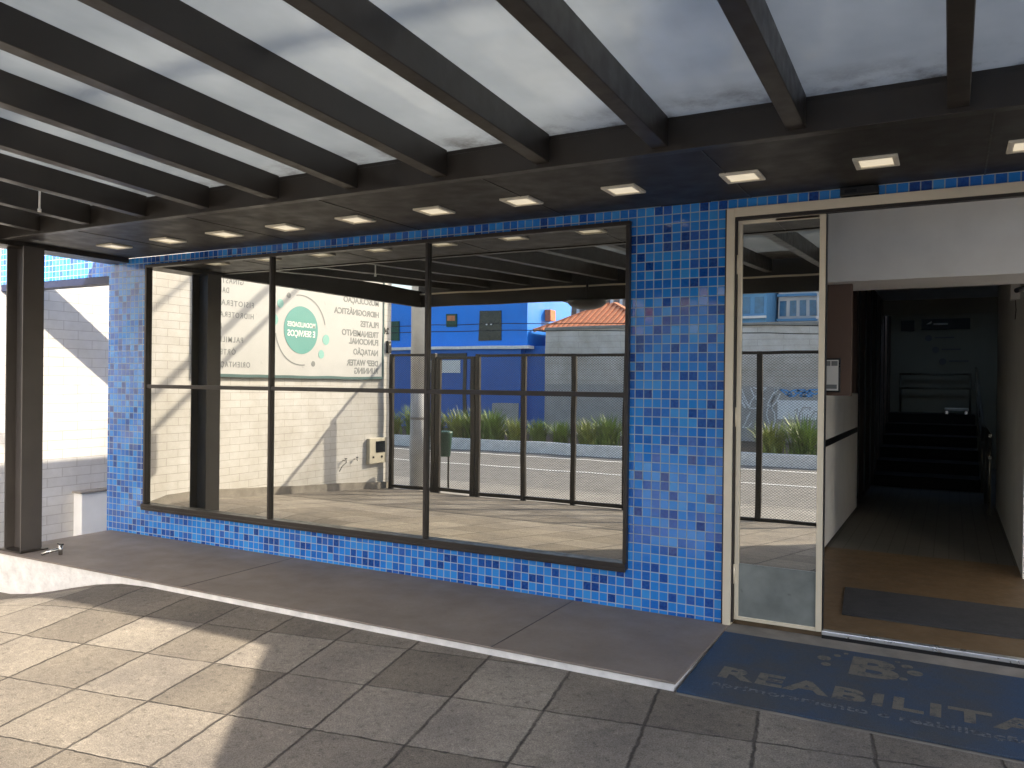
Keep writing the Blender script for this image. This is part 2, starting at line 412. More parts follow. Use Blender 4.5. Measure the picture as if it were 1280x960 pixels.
# ------------------------------------------------------------------ the ground
def gz(x, y):
    """height of the forecourt"""
    z = -.055 - .075 * max(0, -1.15 - y)
    z -= .30 * sm((-5.3 - x) / 1.9) * sm((y + 2.5) / 1.4)
    if y > -1.0 and x < -7.2: z = min(z, -.36 - .03 * (y + 1.0))
    return z
def grid(xs, ys, f, name, mat):
    bm = bmesh.new(); V = [[bm.verts.new((x, y, f(x, y))) for x in xs] for y in ys]
    for j in range(len(ys) - 1):
        for i in range(len(xs) - 1):
            fc = bm.faces.new([V[j][i], V[j][i + 1], V[j + 1][i + 1], V[j + 1][i]]); fc.smooth = True
    m = MB(); m.bm.free(); m.bm = bm
    return m.build(name, mat)
def lin(a, b, n): return [a + (b - a) * i / n for i in range(n + 1)]
struct(grid(lin(-9.3, 8, 60), lin(-6.98, -1.10, 36), gz, 'forecourt_paving', M_SLAB))
# side passage floor, left of the building
struct(grid(lin(-9.3, -7.2, 8), lin(-1.10, 6, 10), lambda x, y: -.36 - .03 * (y + 1.1), 'passage_floor', M_CONC))
m = MB(); m.box(-60, 60, -8.9, -6.98, -.75, -.565); struct(m.build('footway', M_SIDE))
m = MB(); m.box(-60, 60, -9.05, -8.9, -.80, -.560, .01); struct(m.build('kerb', M_SIDE))
m = MB(); m.quad((-90, -16.5, -.62), (90, -16.5, -.62), (90, -9.0, -.62), (-90, -9.0, -.62)); struct(m.build('road', M_ASPH))
for nm, y0, y1 in (('road_marking', -15.5, -15.34), ('road_marking', -12.6, -12.48)):
    m = MB(); m.quad((-60, y0, -.616), (60, y0, -.616), (60, y1, -.616), (-60, y1, -.616)); struct(m.build(nm, M_PAINTW))
m = MB(); m.box(-60, 60, -16.75, -16.5, -.85, -.28, .02); struct(m.build('planter_kerb', M_WHITEW))
m = MB(); m.quad((-60, -22.05, -.36), (60, -22.05, -.36), (60, -16.75, -.36), (-60, -16.75, -.36)); struct(m.build('planting_bed', M_SOIL))
m = MB(); m.quad((-400, -400, -.95), (400, -400, -.95), (400, 400, -.95), (-400, 400, -.95)); struct(m.build('ground', M_SIDE))

# raised walkway (cement top, whitewashed riser) in front of the facade
m = MB(); m.box(-7.26, -1.215, -1.112, -.0, -.9, -.012); st = struct(m.build('walkway', M_WHITEW))
m = MB(); m.box(-7.275, -1.20, -1.135, .02, -.012, 0.0, .004); m.build('cement_top', M_STEP, st)
for x in (-2.27, -4.85):
    m = MB(); m.box(x - .002, x + .002, -1.137, 0, .0005, .0022); m.build('expansion_joint', M_BRONZE, st)
m = MB(); m.quad((-1.20, -1.17, -.068), (2.6, -1.17, -.068), (2.6, -1.12, -.05), (-1.20, -1.12, -.05)); 
m.quad((-1.20, -1.12, -.05), (2.6, -1.12, -.05), (2.6, -.14, -.012), (-1.20, -.14, -.012)); m.quad((-1.20, -.14, -.012), (2.6, -.14, -.012), (2.6, .03, 0.0), (-1.20, .03, 0.0))
m.quad((-1.20, -1.17, -.068), (2.6, -1.17, -.068), (2.6, -1.17, -.2), (-1.20, -1.17, -.2))
struct(m.build('entrance_ramp', M_CONC))
m = MB(); m.hexa([(2.6, -1.135, -.9), (8, -1.135, -.9), (8, .02, -.9), (2.6, .02, -.9), (2.6, -1.135, 0), (8, -1.135, 0), (8, .02, 0), (2.6, .02, 0)]); struct(m.build('far_walkway', M_STEP))

# ------------------------------------------------------------------ the building
B = thing('gym_building', 'blue mosaic tiled building front with mirrored window and glazed entrance', 'building', (-3.4, 0, 0))
XL, XR, ZT, ZB = -6.7543, -1.8784, 2.5815, .2627
XC, XD = -7.33, -1.242
T = .22
m = MB()
m.box(XC, XL, 0, T, -.02, 2.66); m.box(XR, XD, 0, T, -.02, 2.66)
m.box(XL, XR, 0, T, -.02, ZB); m.box(XL, XR, 0, T, ZT, 2.66)
m.box(XD, 4.94, 0, T, 2.605, 2.66); m.box(4.94, 6, 0, T, -.02, 2.66)
m.box(XC, XC + .2, T, 7, -.45, 2.66)
m.build('tiled_wall', M_TILE, B)
m = MB(); m.box(-9.2, XC - .003, 0.0, .14, 2.51, 2.90); m.build('tiled_lintel', M_TILE, B)
m = MB(); m.box(-9.2, XC - .003, .003, .14, 2.44, 2.507); m.build('lintel_soffit', M_NAVY, B)
m = MB(); m.box(-7.33, 6, .0, 10, 2.95, 7.2); m.build('upper_wall', M_WHITE, B)
m = MB(); m.box(-7.3, 2.3, -1.15, -.0005, 2.664, 2.70)
m.build('soffit', M_SOFFIT, B)
m = MB(); m.box(-7.3, 2.3, -1.15, -.0005, 2.90, 2.95); m.build('soffit_cap', M_SOFFIT, B)
# board joints under the soffit are thin cover strips
for x in (-6.1, -4.85, -3.6, -2.37, -1.1, .15):
    m = MB(); m.box(x - .004, x + .004, -1.14, -.004, 2.6605, 2.6645); m.build('cover_strip', M_BRONZE, B)

# mirrored shop window: frame, mullions, transom, six panes
W = MB(); fw = .028; y0, y1 = -.035, .06
W.box(XL, XR, y0, y1, ZT - fw, ZT, .003); W.box(XL, XR, y0 - .02, y1, ZB, ZB + .045, .003)
W.box(XL, XL + fw, y0 + .001, y1 - .001, ZB + .045, ZT - fw, .003); W.box(XR - fw, XR, y0 + .001, y1 - .001, ZB + .045, ZT - fw, .003)
win = W.build('window_frame', M_BRONZE, B)
xs = [XL, -5.129, -3.510, XR]
for x in xs[1:3]:
    W = MB(); W.box(x - .012, x + .012, -.028, .04, ZB + .045, ZT - fw, .002); W.build('mullion', M_BRONZE, win)
for i in range(3):
    W = MB(); a = xs[i] + (fw if i == 0 else .012); b = xs[i + 1] - (fw if i == 2 else .012)
    W.box(a, b, -.024, .035, 1.424 - .017, 1.424 + .017, .002); W.build('transom', M_BRONZE, win)
for i in range(3):
    for z0, z1 in ((ZB + .02, 1.424), (1.424, ZT - .02)):
        tx = random.uniform(-.0008, .0008); tz = random.uniform(-.0008, .0008)
        P = MB(); P.box(xs[i] + .008, xs[i + 1] - .008, .0, .008, z0, z1)
        o = P.build('glass_pane', M_MIRROR, win)
P = MB(); P.box(XL, XR, .12, .14, ZB, ZT); P.build('window_backing', M_BLACK, B)
P = MB(); P.box(XL + .01, XR, -.06, -.036, ZB - .012, ZB + .012, .004); P.build('window_sill', M_BRONZE, B)

# entrance: aluminium frame, hinged mirrored leaf, sill
D = MB(); DX1 = 4.9  # right edge pushed far out of view to bring daylight into the lobby
D.box(XD, XD + .05, -.03, .10, .0, 2.602, .003); D.box(XD + .05, DX1, -.03, .10, 2.545, 2.602, .003); D.box(DX1, DX1 + .03, -.03, .10, 0, 2.602, .003)
df = D.build('door_frame', M_ALU, B)
D = MB(); D.box(XD + .052, XD + .062, -.02, .09, .02, 2.544); D.box(XD + .062, DX1, -.022, .02, 2.525, 2.5445); D.box(XD - .012, XD - .001, -.012, .09, 0, 2.60)
D.build('frame_bead', M_BRONZE, df)
leaf = MB(); LX0, LX1, LZ0, LZ1 = -1.178, -.662, .035, 2.524
leaf.box(LX0, LX0 + .026, .0, .045, LZ0, LZ1, .003); leaf.box(LX1 - .034, LX1, .0, .045, LZ0, LZ1, .003)
leaf.box(LX0 + .026, LX1 - .034, .001, .044, LZ0, LZ0 + .022, .002); leaf.box(LX0 + .026, LX1 - .034, .001, .044, LZ1 - .02, LZ1, .002)
lf = leaf.build('door_leaf', M_ALU, B)
P = MB(); P.box(LX0 + .02, LX1 - .03, .018, .026, LZ0 + .015, LZ1 - .015); P.build('leaf_glass', M_MIRROR, lf)
P = MB(); P.box(LX0 + .02, LX1 - .03, .0120, .0175, LZ0 + .015, .385); P.build('dusty_lower_panel', M_FROST, lf)
P = MB(); P.box(LX1 + .001, LX1 + .007, .01, .05, LZ0, LZ1); P.build('brush_seal', M_BLACK, lf)
for z in (.32, 1.30, 2.25):
    P = MB(); P.lathe((LX0 - .002, -.006, z - .06), [(.007, 0), (.007, .12)], 10); P.box(LX0 - .016, LX0 + .016, -.003, .0015, z - .055, z + .055); P.build('hinge', M_ALU, lf)
P = MB(); P.box(-.66, DX1, .0, .05, .02, .045, .004); P.build('door_sill', M_ALUB, B)
P = MB(); P.box(-.66, DX1, .006, .09, -.02, .019); P.build('sill_gap', M_BLACK, B)
P = MB(); P.box(-.95, -.69, .001, .018, 2.505, 2.520); P.build('door_closer_plate', M_ALU, lf)

# corridor behind the door
P = MB(); P.box(-1.6, 5.0, .09, 2.75, -.1, .03); P.build('entry_floor', M_EFLOOR, B)
P = MB(); P.box(-1.615, 1.595, 2.75, 11.99, -.1, .03); P.build('corridor_floor', M_CFLOOR, B)
P = MB(); P.box(.50, .56, 2.25, 6.5, -.1, 2.955); P.build('corridor_wall', M_BEIGE, B)
P = MB(); P.box(-1.24, -.63, 1.15, 1.21, 1.43, 2.6); P.build('partition', M_BROWN, B)
P = MB(); P.box(-1.615, 4.995, 1.0, 1.62, 2.235, 2.955); P.build('bulkhead', M_WHITE, B)
P = MB(); P.box(.562, 4.995, 2.25, 2.33, -.1, 2.955); P.build('side_partition', M_BEIGE, B)
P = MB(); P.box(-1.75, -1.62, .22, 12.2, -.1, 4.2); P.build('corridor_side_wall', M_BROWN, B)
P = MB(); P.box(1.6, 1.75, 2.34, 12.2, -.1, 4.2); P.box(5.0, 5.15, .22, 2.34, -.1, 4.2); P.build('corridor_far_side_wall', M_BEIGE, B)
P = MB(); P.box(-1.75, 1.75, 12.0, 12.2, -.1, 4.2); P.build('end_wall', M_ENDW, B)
P = MB(); P.box(-1.75, 5.15, .22, 10.15, 2.96, 3.1); P.box(-1.75, 5.15, 10.75, 12.2, 2.96, 3.1); P.box(-1.75, -1.0, 10.15, 10.75, 2.96, 3.1); P.box(.9, 5.15, 10.15, 10.75, 2.96, 3.1); P.build('corridor_ceiling', M_BEIGE, B)  # open gap near the far end added to let daylight into the corridor
P = MB(); P.box(-1.615, 1.595, 9.9, 10.0, 2.70, 2.959); P.build('gap_cover_beam', M_ENDW, B)  # drop beam added to hide the bright edge of the ceiling gap
P = MB()
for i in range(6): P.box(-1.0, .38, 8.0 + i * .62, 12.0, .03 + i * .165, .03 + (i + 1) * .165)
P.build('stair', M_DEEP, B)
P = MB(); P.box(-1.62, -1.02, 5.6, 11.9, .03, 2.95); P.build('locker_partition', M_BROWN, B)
P = MB()
for i in range(7): P.box(-1.018, -1.0, 5.8 + i * .85, 5.84 + i * .85, .1, 2.9)
P.build('partition_trim', M_BRONZE, B)
# counter
t = thing('reception_counter', 'white reception counter with a dark band inside the entrance', 'counter', (-1.27, 3.8, .03))
P = MB(); P.box(-1.58, -.97, 2.28, 5.3, .06, 1.42, .01); P.build('counter_body', M_WHITE, t)
P = MB(); P.box(-1.585, -.964, 2.27, 5.31, .96, 1.02); P.build('dark_band', M_BLACK, t)
P = MB(); P.box(-1.56, -.99, 2.3, 5.28, .031, .062); P.build('plinth', M_BLACK, t)
t = thing('notice_frame', 'framed white notice with pictures on the brown partition beside the door', 'notice board', (-.78, 1.14, 1.47))
P = MB(); P.box(-.86, -.70, 1.115, 1.1495, 1.455, 1.70, .004); P.build('frame', M_BLACK, t)
P = MB(); P.box(-.85, -.711, 1.110, 1.1145, 1.467, 1.688); P.build('paper', M_WHITE, t)
P = MB(); P.box(-.845, -.765, 1.1075, 1.1095, 1.645, 1.680); P.build('printed_picture', M_GREYP, t)
P = MB(); P.box(-.758, -.716, 1.1075, 1.1095, 1.645, 1.680)
P.build('printed_picture', M_GREYP, t)
P = MB(); P.box(-.84, -.72, 1.1075, 1.1095, 1.48, 1.51); P.build('printed_picture', M_GREYP, t)
# handrails in the corridor
def rail(name, label, pts, posts):
    t = thing(name, label, 'handrail', pts[0][0])
    for pp in pts:
        P = MB(); P.tube(pp, .021, 8); P.build('rail', M_STAIN, t)
    for a, b in posts:
        P = MB(); P.tube([a, b], .018, 8); P.build('post', M_STAIN, t)
M_STAIN = simple('brushed_steel_rail', (.30, .28, .22), .35, .1, 10, metal=.7)
rail('end_wall_handrail', 'double handrail across the far end wall of the corridor', [[(-.86, 11.85, 1.74), (.33, 11.85, 1.74)], [(-.86, 11.85, 1.48), (.33, 11.85, 1.48)]],
     [((-.84, 11.85, 1.02), (-.84, 11.85, 1.74)), ((.31, 11.85, 1.02), (.31, 11.85, 1.74))])
rail('stair_handrail', 'steel handrail rising along the right side of the dark stair', [[(.40, 5.6, .95), (.40, 8.0, .98), (.40, 11.8, 1.86)], [(.40, 5.6, .70), (.40, 8.0, .73), (.40, 11.8, 1.6)]],
     [((.40, y, .03 + max(0, y - 8) * .25), (.40, y, .97 + max(0, y - 8) * .23)) for y in (5.65, 6.8, 8.0, 9.3, 10.6)])
t = thing('wayfinding_sign', 'long black sign with a white arrow high on the corridor end wall', 'sign', (-.1, 11.98, 2.7))
P = MB(); P.box(-.50, .30, 11.94, 11.995, 2.58, 2.78); P.build('board', M_BLACK, t)
P = MB(); P.quad((-.42, 11.935, 2.68), (-.33, 11.935, 2.74), (-.33, 11.935, 2.70), (-.36, 11.935, 2.68)); P.box(-.30, -.06, 11.93, 11.938, 2.665, 2.695); P.build('arrow', M_WHITE, t)
P = MB(); P.box(-.85, -.62, 11.95, 11.995, 2.56, 2.76); tag(P.build('exit_plate', M_BLACK, None, (-.73, 11.99, 2.56)), 'small black plate left of the long black corridor sign', 'sign')
for i, (x, z) in enumerate(((-.38, 2.42), (-.26, 2.20), (-.14, 1.98))):
    P = MB(); P.lathe((x, 11.97, z), [(.06, -.01), (.06, .02)], 16, 'y'); P.box(x + .1, x + .42, 11.965, 11.99, z - .005, z + .02)
    tag(P.build('wall_pictogram', M_GREYP, None, (x, 11.98, z)), ('topmost', 'middle', 'lowest')[i] + ' of the three pictograms on the corridor end wall', 'pictogram', 'pictograms on the corridor end wall')
t = thing('wall_device', 'white box with a short hanging wire high on the right corridor wall', 'wall box', (.47, 2.9, 2.2))
P = MB(); P.box(.43, .499, 2.82, 2.98, 2.24, 2.42, .008); P.build('housing', M_WHITE, t)
P = MB(); P.tube([(.47, 2.9, 2.24), (.475, 2.9, 2.16), (.47, 2.91, 2.08)], .003, 6); P.build('wire', M_BLACK, t)
t = thing('security_camera', 'small black security camera under the white bulkhead edge', 'camera', (.42, 1.75, 2.28))
P = MB(); P.tube([(.46, 1.72, 2.22), (.40, 1.62, 2.19)], .018, 12); P.build('body', M_BLACK, t)
P = MB(); P.bar((.50, 1.75, 2.25), (.45, 1.71, 2.222), .015, .015); P.build('bracket', M_WHITE, t)
t = thing('white_stair_strip', 'bright white strip on short legs at the head of the dark stair', 'bench', (.1, 11.4, 1.02))  # bright white strip on the landing, given a top and short legs
P = MB(); P.box(-.10, .28, 11.2, 11.5, 1.08, 1.13, .01); P.build('strip_top', M_WHITE, t)
for x in (-.06, .24):
    P = MB(); P.box(x - .02, x + .02, 11.25, 11.45, 1.02, 1.08); P.build('leg', M_CHROME, t)

# indoor mat, outdoor mat
P = MB(); P.hexa([(-.60, .47, .031), (1.0, .47, .031), (1.0, 1.22, .031), (-.66, 1.22, .031), (-.60, .47, .041), (1.0, .47, .041), (1.0, 1.22, .041), (-.66, 1.22, .041)], .002)
tag(P.build('indoor_mat', M_RUBBER, None, (.2, .85, .031)), 'dark grey ribbed mat on the ochre floor just inside the door', 'mat')
def mz(y): return -.012 + (y + .14) * (.038 / .98)
dm = thing('door_mat', 'worn blue door mat printed REABILITA on the ramp before the entrance', 'door mat', (-.36, -.65, -.05))
m = MB(); a, b = -1.195, .52; yb, yf = -.16, -1.135
m.hexa([(a, yf, mz(yf) + .002), (b, yf, mz(yf) + .002), (b, yb, mz(yb) + .002), (a, yb, mz(yb) + .002), (a, yf, mz(yf) + .013), (b, yf, mz(yf) + .013), (b, yb, mz(yb) + .013), (a, yb, mz(yb) + .013)], .002)
m.build('mat_body', M_MAT, dm)
ud = (0, 1, .0388)
text_mesh('mat_lettering', 'REABILITA', M_MATTXT, dm, (-1.07, -.86, mz(-.86) + .0135), (1, 0, 0), ud, .205, 1.46, bold=.007, sp=1.14, ext=.001)
text_mesh('mat_small_lettering', 'aprimoramento e reabilitação', M_MATTX2, dm, (-1.06, -.985, mz(-.985) + .0135), (1, 0, 0), ud, .085, 1.40, bold=.001, ext=.0008)
text_mesh('mat_emblem', 'B', M_MATTXT, dm, (-.475, -.50, mz(-.50) + .0135), (1, 0, 0), ud, .36, .24, bold=.014, ext=.001)
for x, y, rr in ((-.60, -.34, .035), (-.58, -.43, .025), (-.54, -.27, .018), (-.19, -.27, .028), (-.15, -.35, .038), (-.20, -.46, .02), (-.50, -.22, .012), (-.24, -.22, .014)):
    m = MB(); m.lathe((x, y, mz(y) + .012), [(rr, 0), (rr, .0028)], 16); m.build('emblem_dot', M_MATTXT, dm)

# downlights in the soffit
proto = None
LX = [-6.47, -5.77, -5.10, -4.45, -3.77, -3.09, -2.42, -1.73, -1.03, -.35, .33]
words = ['first', 'second', 'third', 'fourth', 'fifth', 'sixth', 'seventh', 'eighth', 'ninth', 'tenth', 'eleventh']
for i, x in enumerate(LX):
    lab = 'square cream recessed downlight, ' + words[i] + ' from the left post along the soffit'
    if proto is None:
        proto = thing('recessed_light', lab, 'ceiling light', (x, -.55, 2.66), 'square downlights along the soffit')
        h = .105; hi = .078
        m = MB(); z0, z1 = 2.650, 2.6635
        m.box(x - h, x + h, -.55 - h, -.55 - hi, z0, z1, .003); m.box(x - h, x + h, -.55 + hi, -.55 + h, z0, z1, .003)
        m.box(x - h, x - hi, -.55 - hi, -.55 + hi, z0, z1, .003); m.box(x + hi, x + h, -.55 - hi, -.55 + hi, z0, z1, .003)
        m.build('lamp_frame', M_CREAM, proto)
        m = MB(); m.box(x - hi, x + hi, -.55 - hi, -.55 + hi, 2.657, 2.6625); m.build('diffuser', M_DIFF, proto)
    else: dup(proto, (x, -.55, 2.66), lab)

t = thing('motion_sensor', 'black sensor box on the blue tiles above the door frame', 'sensor', (-.48, 0, 2.6))
m = MB(); m.box(-.58, -.375, -.06, -.0, 2.6065, 2.655, .005); m.build('housing', M_BLACK, t)
m = MB(); m.box(-.555, -.49, -.063, -.0605, 2.62, 2.64); m.build('lens', M_DARKGL, t)

# ------------------------------------------------------------------ canopy
cp = thing('glass_canopy', 'dark steel canopy with frosted glass panes over the forecourt', 'canopy', (-3, -3, 2.7))  # right end stops short, out of view, to let sky light in
CY = -4.9
def rz(y): return 2.675 + .05 * (-1.15 - y)        # underside of the rafters
m = MB(); m.box(-7.06, 2.3, -1.215, -1.152, 2.655, 2.800, .003); m.build('ledger_beam', M_STEEL, cp)
m = MB(); m.box(-7.06, 2.3, -1.195, -1.152, 2.801, 2.90); m.build('gutter_flashing', M_STEEL, cp)
rx = [0.015 - .652 * i for i in range(11)] + [.67, 1.32, 1.97]
rx = sorted(rx)
for x in rx:
    m = MB()
    wd = .084; dp = .150
    a, b = -1.216, CY + .05
    m.hexa([(x - wd / 2, b, rz(b)), (x + wd / 2, b, rz(b)), (x + wd / 2, a, rz(a)), (x - wd / 2, a, rz(a)),
            (x - wd / 2, b, rz(b) + dp), (x + wd / 2, b, rz(b) + dp), (x + wd / 2, a, rz(a) + dp), (x - wd / 2, a, rz(a) + dp)], .004)
    m.build('rafter', M_STEEL, cp)
gy = -4.0
for i in range(len(rx) + 1):
    a = (-7.02 if i == 0 else rx[i - 1] + .003); b = (rx[i] - .003 if i < len(rx) else 2.3)
    m = MB(); e = .149
    m.hexa([(a, gy, rz(gy) + e), (b, gy, rz(gy) + e), (b, -1.197, rz(-1.197) + e), (a, -1.197, rz(-1.197) + e),
            (a, gy, rz(gy) + e + .008), (b, gy, rz(gy) + e + .008), (b, -1.197, rz(-1.197) + e + .008), (a, -1.197, rz(-1.197) + e + .008)])
    m.build('glass_pane', M_ROOFG, cp)
m = MB(); e = .149
m.hexa([(-7.02, CY + .04, rz(CY) + e), (2.3, CY + .04, rz(CY) + e), (2.3, gy - .002, rz(gy) + e), (-7.02, gy - .002, rz(gy) + e),
        (-7.02, CY + .04, rz(CY) + e + .03), (2.3, CY + .04, rz(CY) + e + .03), (2.3, gy - .002, rz(gy) + e + .03), (-7.02, gy - .002, rz(gy) + e + .03)])
m.build('sheet_roof', M_SOFFIT, cp)
m = MB(); m.box(-7.08, 2.3, CY - .06, CY, 2.62, 3.12, .004); m.build('front_fascia', M_STEEL, cp)
m = MB(); m.box(-7.06, 2.3, CY + .002, CY + .03, 2.80, 2.82); m.build('fascia_trim', M_ALU, cp)
m = MB(); m.box(-7.10, -7.03, CY, -1.15, 2.62, 2.86, .004); m.build('edge_beam', M_STEEL, cp)
m = MB(); m.box(-7.30, -7.03, -1.149, -.001, 2.62, 2.9, .004); m.build('edge_trim', M_STEEL, cp)
# H-section post at the left corner
m = MB()
m.box(-7.20, -7.188, -1.06, -.88, 0.012, 2.62); m.box(-6.962, -6.95, -1.06, -.88, 0.012, 2.62); m.box(-7.19, -6.96, -.975, -.965, 0.012, 2.62)
m.build('post', M_POST, cp)
m = MB(); m.box(-7.25, -6.90, -1.09, -.85, .001, .012, .003); m.build('base_plate', M_STEEL, cp)
t = thing('garden_tap', 'small metal tap stub on the walkway beside the dark post', 'tap', (-6.62, -.93, 0))
m = MB(); m.tube([(-6.70, -1.03, .012), (-6.66, -.99, .03), (-6.60, -.93, .05)], .014, 8); m.tube([(-6.60, -.93, .0), (-6.60, -.93, .085)], .016, 8); m.build('pipe', M_CHROME, t)
m = MB(); m.bar((-6.635, -.93, .09), (-6.565, -.93, .09), .018, .012, bev=.003); m.build('handle', M_BLACK, t)
m = MB(); m.tube([(-5.46, -1.82, 2.64), (-5.46, -1.82, 2.83)], .007, 8); m.lathe((-5.46, -1.82, 2.625), [(.012, 0), (.012, .02)], 10)
tag(m.build('hanging_rod', M_POLEW, None, (-5.46, -1.82, 2.83)), 'short thin pale rod hanging from the canopy between rafters', 'rod')
t = thing('dome_lamp', 'black dome lamp hanging under the canopy front beam', 'lamp', (-4.26, -4.93, 2.62))
m = MB(); prof = [(.02, 0), (.13, -.02)] + [(.27 * math.cos(a_), -.02 - .135 * math.sin(a_)) for a_ in [i * math.pi / 2 / 8 for i in range(0, 8)]]
m.lathe((-4.26, -4.78, 2.63), prof, 28); m.build('lamp_bowl', M_BLACK, t)
m = MB(); m.tube([(-4.26, -4.78, 2.60), (-4.26, -4.78, 2.86)], .018, 8); m.build('stem', M_STEEL, t)

# ------------------------------------------------------------------ white brick side wall and what hangs on it
sw = thing('side_wall', 'long white painted brick boundary wall left of the forecourt', 'wall', (-9.3, -1, -.5))
m = MB(); m.box(-9.45, -9.2, -7.05, 7.0, -.9, 4.3); m.build('brick_face', M_WBRICK, sw)
m = MB(); m.box(-9.48, -9.17, -7.08, 7.0, 4.3, 4.36, .01); m.build('coping', M_CONC, sw)
m = MB()
ys = lin(-7.0, -1.2, 12)
for i in range(12):
    a, b = ys[i], ys[i + 1]
    za, zb = gz(-9.2, a), gz(-9.2, b)
    m.hexa([(-9.2, a, za - .1), (-9.165, a, za - .1), (-9.165, b, zb - .1), (-9.2, b, zb - .1), (-9.2, a, za + .12), (-9.165, a, za + .12), (-9.165, b, zb + .12), (-9.2, b, zb + .12)])
m.build('plinth', M_CONC, sw)
t = thing('meter_cabinet', 'low white masonry cabinet against the brick wall in the side passage', 'cabinet', (-9.1, 1.1, -.42))
m = MB(); m.box(-9.199, -9.04, .86, 1.75, -.46, .12, .01); m.build('cabinet_body', M_WHITE, t)
m = MB(); m.box(-9.199, -9.02, .84, 1.77, .121, .145, .005); m.build('cabinet_top', M_CONC, t)

bn = thing('banner_sign', 'large white and teal banner listing gym services on the white brick wall', 'banner', (-9.15, -4.8, 1.56))
YB0, YB1, ZB0, ZB1 = -6.74, -2.60, 1.575, 3.30
m = MB(); m.box(-9.18, -9.160, YB0, YB1, ZB0, ZB1); m.build('panel', M_BANNER, bn)
m = MB()
m.box(-9.195, -9.148, YB0 - .03, YB1 + .03, ZB0 - .045, ZB0); m.box(-9.195, -9.148, YB0 - .03, YB1 + .03, ZB1, ZB1 + .03)
m.box(-9.195, -9.148, YB0 - .03, YB0, ZB0, ZB1); m.box(-9.195, -9.148, YB1, YB1 + .03, ZB0, ZB1)
m.build('banner_frame', M_TEALF, bn)
XB = -9.1590
for body, z in (('MUSCULAÇÃO', 2.90), ('HIDROGINÁSTICA', 2.69), ('PILATES', 2.50), ('TREINAMENTO\nFUNCIONAL', 2.325), ('NATAÇÃO', 2.00), ('DEEP WATER\nRUNNING', 1.81)):
    o = text_mesh('lettering', body, M_GREYP, bn, (XB, -6.62, z - .045), (0, 1, 0), (0, 0, 1), .145, None, 'LEFT', bold=.004)
for body, z in (('GINÁSTICA', 2.93), ('DANÇA', 2.79), ('FISIOTERAPIA', 2.61), ('HIDROTERAPIA', 2.44), ('RPG', 2.27), ('PALMILHAS', 2.08), ('ÓRTESES', 1.90), ('ORIENTAÇÕES', 1.72)):
    o = text_mesh('lettering', body, M_GREYP, bn, (XB, -2.82, z - .045), (0, 1, 0), (0, 0, 1), .115, None, 'RIGHT', bold=.001, per=.067, sp=1.25)
CYB, CZB = -4.63, 2.30
m = MB(); m.lathe((XB - .001, CYB, CZB), [(.38, 0), (.38, .004)], 48, 'x'); m.build('emblem_disc', M_TEAL, bn)
text_mesh('emblem_lettering', 'MODALIDADES', M_WHITE, bn, (XB + .0035, CYB, CZB + .05), (0, 1, 0), (0, 0, 1), .105, .62, 'CENTER', .002)
text_mesh('emblem_lettering', 'E SERVIÇOS', M_WHITE, bn, (XB + .0035, CYB, CZB - .10), (0, 1, 0), (0, 0, 1), .135, .62, 'CENTER', .003)
def arc(a0, a1, rad, n=26):
    mm = MB()
    for i in range(n):
        t0 = math.radians(a0 + (a1 - a0) * i / n); t1 = math.radians(a0 + (a1 - a0) * (i + 1) / n)
        q = [(XB + .002, CYB + rr * math.cos(tt), CZB + rr * math.sin(tt)) for tt, rr in ((t0, rad - .009), (t1, rad - .009), (t1, rad + .009), (t0, rad + .009))]
        mm.quad(*q)
    mm.build('emblem_arc', M_GREYP, bn)
arc(78, 168, .56); arc(262, 352, .56)
for ang, rad, rr, mt in ((62, .60, .045, M_GREYP), (40, .60, .07, M_TEALL), (12, .60, .085, M_TEALL), (192, .60, .085, M_TEALL), (218, .60, .07, M_TEALL), (242, .60, .045, M_GREYP)):
    m = MB(); m.lathe((XB - .001, CYB + rad * math.cos(math.radians(ang)), CZB + rad * math.sin(math.radians(ang))), [(rr, 0), (rr, .003)], 24, 'x'); m.build('emblem_dot', mt, bn)

t = thing('house_number', 'black house number 249 on the white wall beside the banner', 'house number', (-9.19, -6.92, 2.38))
text_mesh('digits', '249', M_BLACK, t, (-9.198, -6.98, 2.37), (0, 1, 0), (0, 0, 1), .16, None, 'LEFT', .004, .006)
t = thing('intercom', 'small dark intercom box under the house number', 'intercom', (-9.17, -6.95, 2.02))
m = MB(); m.box(-9.199, -9.15, -7.0, -6.90, 2.02, 2.24, .006); m.build('housing', M_BLACK, t)
m = MB(); m.lathe((-9.151, -6.95, 2.18), [(.018, 0), (.018, .004)], 12, 'x'); m.build('button', M_CHROME, t)
t = thing('meter_box', 'beige gas meter box with dark window on the white wall by the fence', 'meter box', (-9.17, -6.6, .0))
m = MB(); m.box(-9.199, -9.12, -6.84, -6.36, .0, .46, .01); m.build('box_body', M_METER, t)
m = MB(); m.box(-9.121, -9.112, -6.78, -6.54, .20, .40); m.build('dark_window', M_DARKGL, t)
for y in (-6.46, -6.70):
    m = MB(); m.lathe((-9.121, y, .12), [(.02, 0), (.02, .012)], 12, 'x'); m.build('latch', M_BLACK, t)
for y, lb in ((-6.03, 'nearer'), (-5.72, 'farther')):
    t = thing('wall_tap', 'small brass tap on the white wall, the one ' + ('next to' if lb == 'nearer' else 'farther from') + ' the meter box', 'tap', (-9.19, y, .1))
    m = MB(); m.tube([(-9.2, y, .12), (-9.12, y, .12), (-9.12, y, .09)], .010, 8); m.build('spout', M_CHROME, t)
    m = MB(); m.bar((-9.13, y - .03, .155), (-9.13, y + .03, .155), .012, .012); m.bar((-9.13, y, .12), (-9.13, y, .155), .01, .01); m.build('handle', M_BLACK, t)
    if lb == 'farther':
        m = MB(); m.tube([(-9.12, y, .09), (-9.15, y + .07, .03), (-9.17, y + .12, -.06)], .007, 8); m.build('hose', M_CABLE, t)

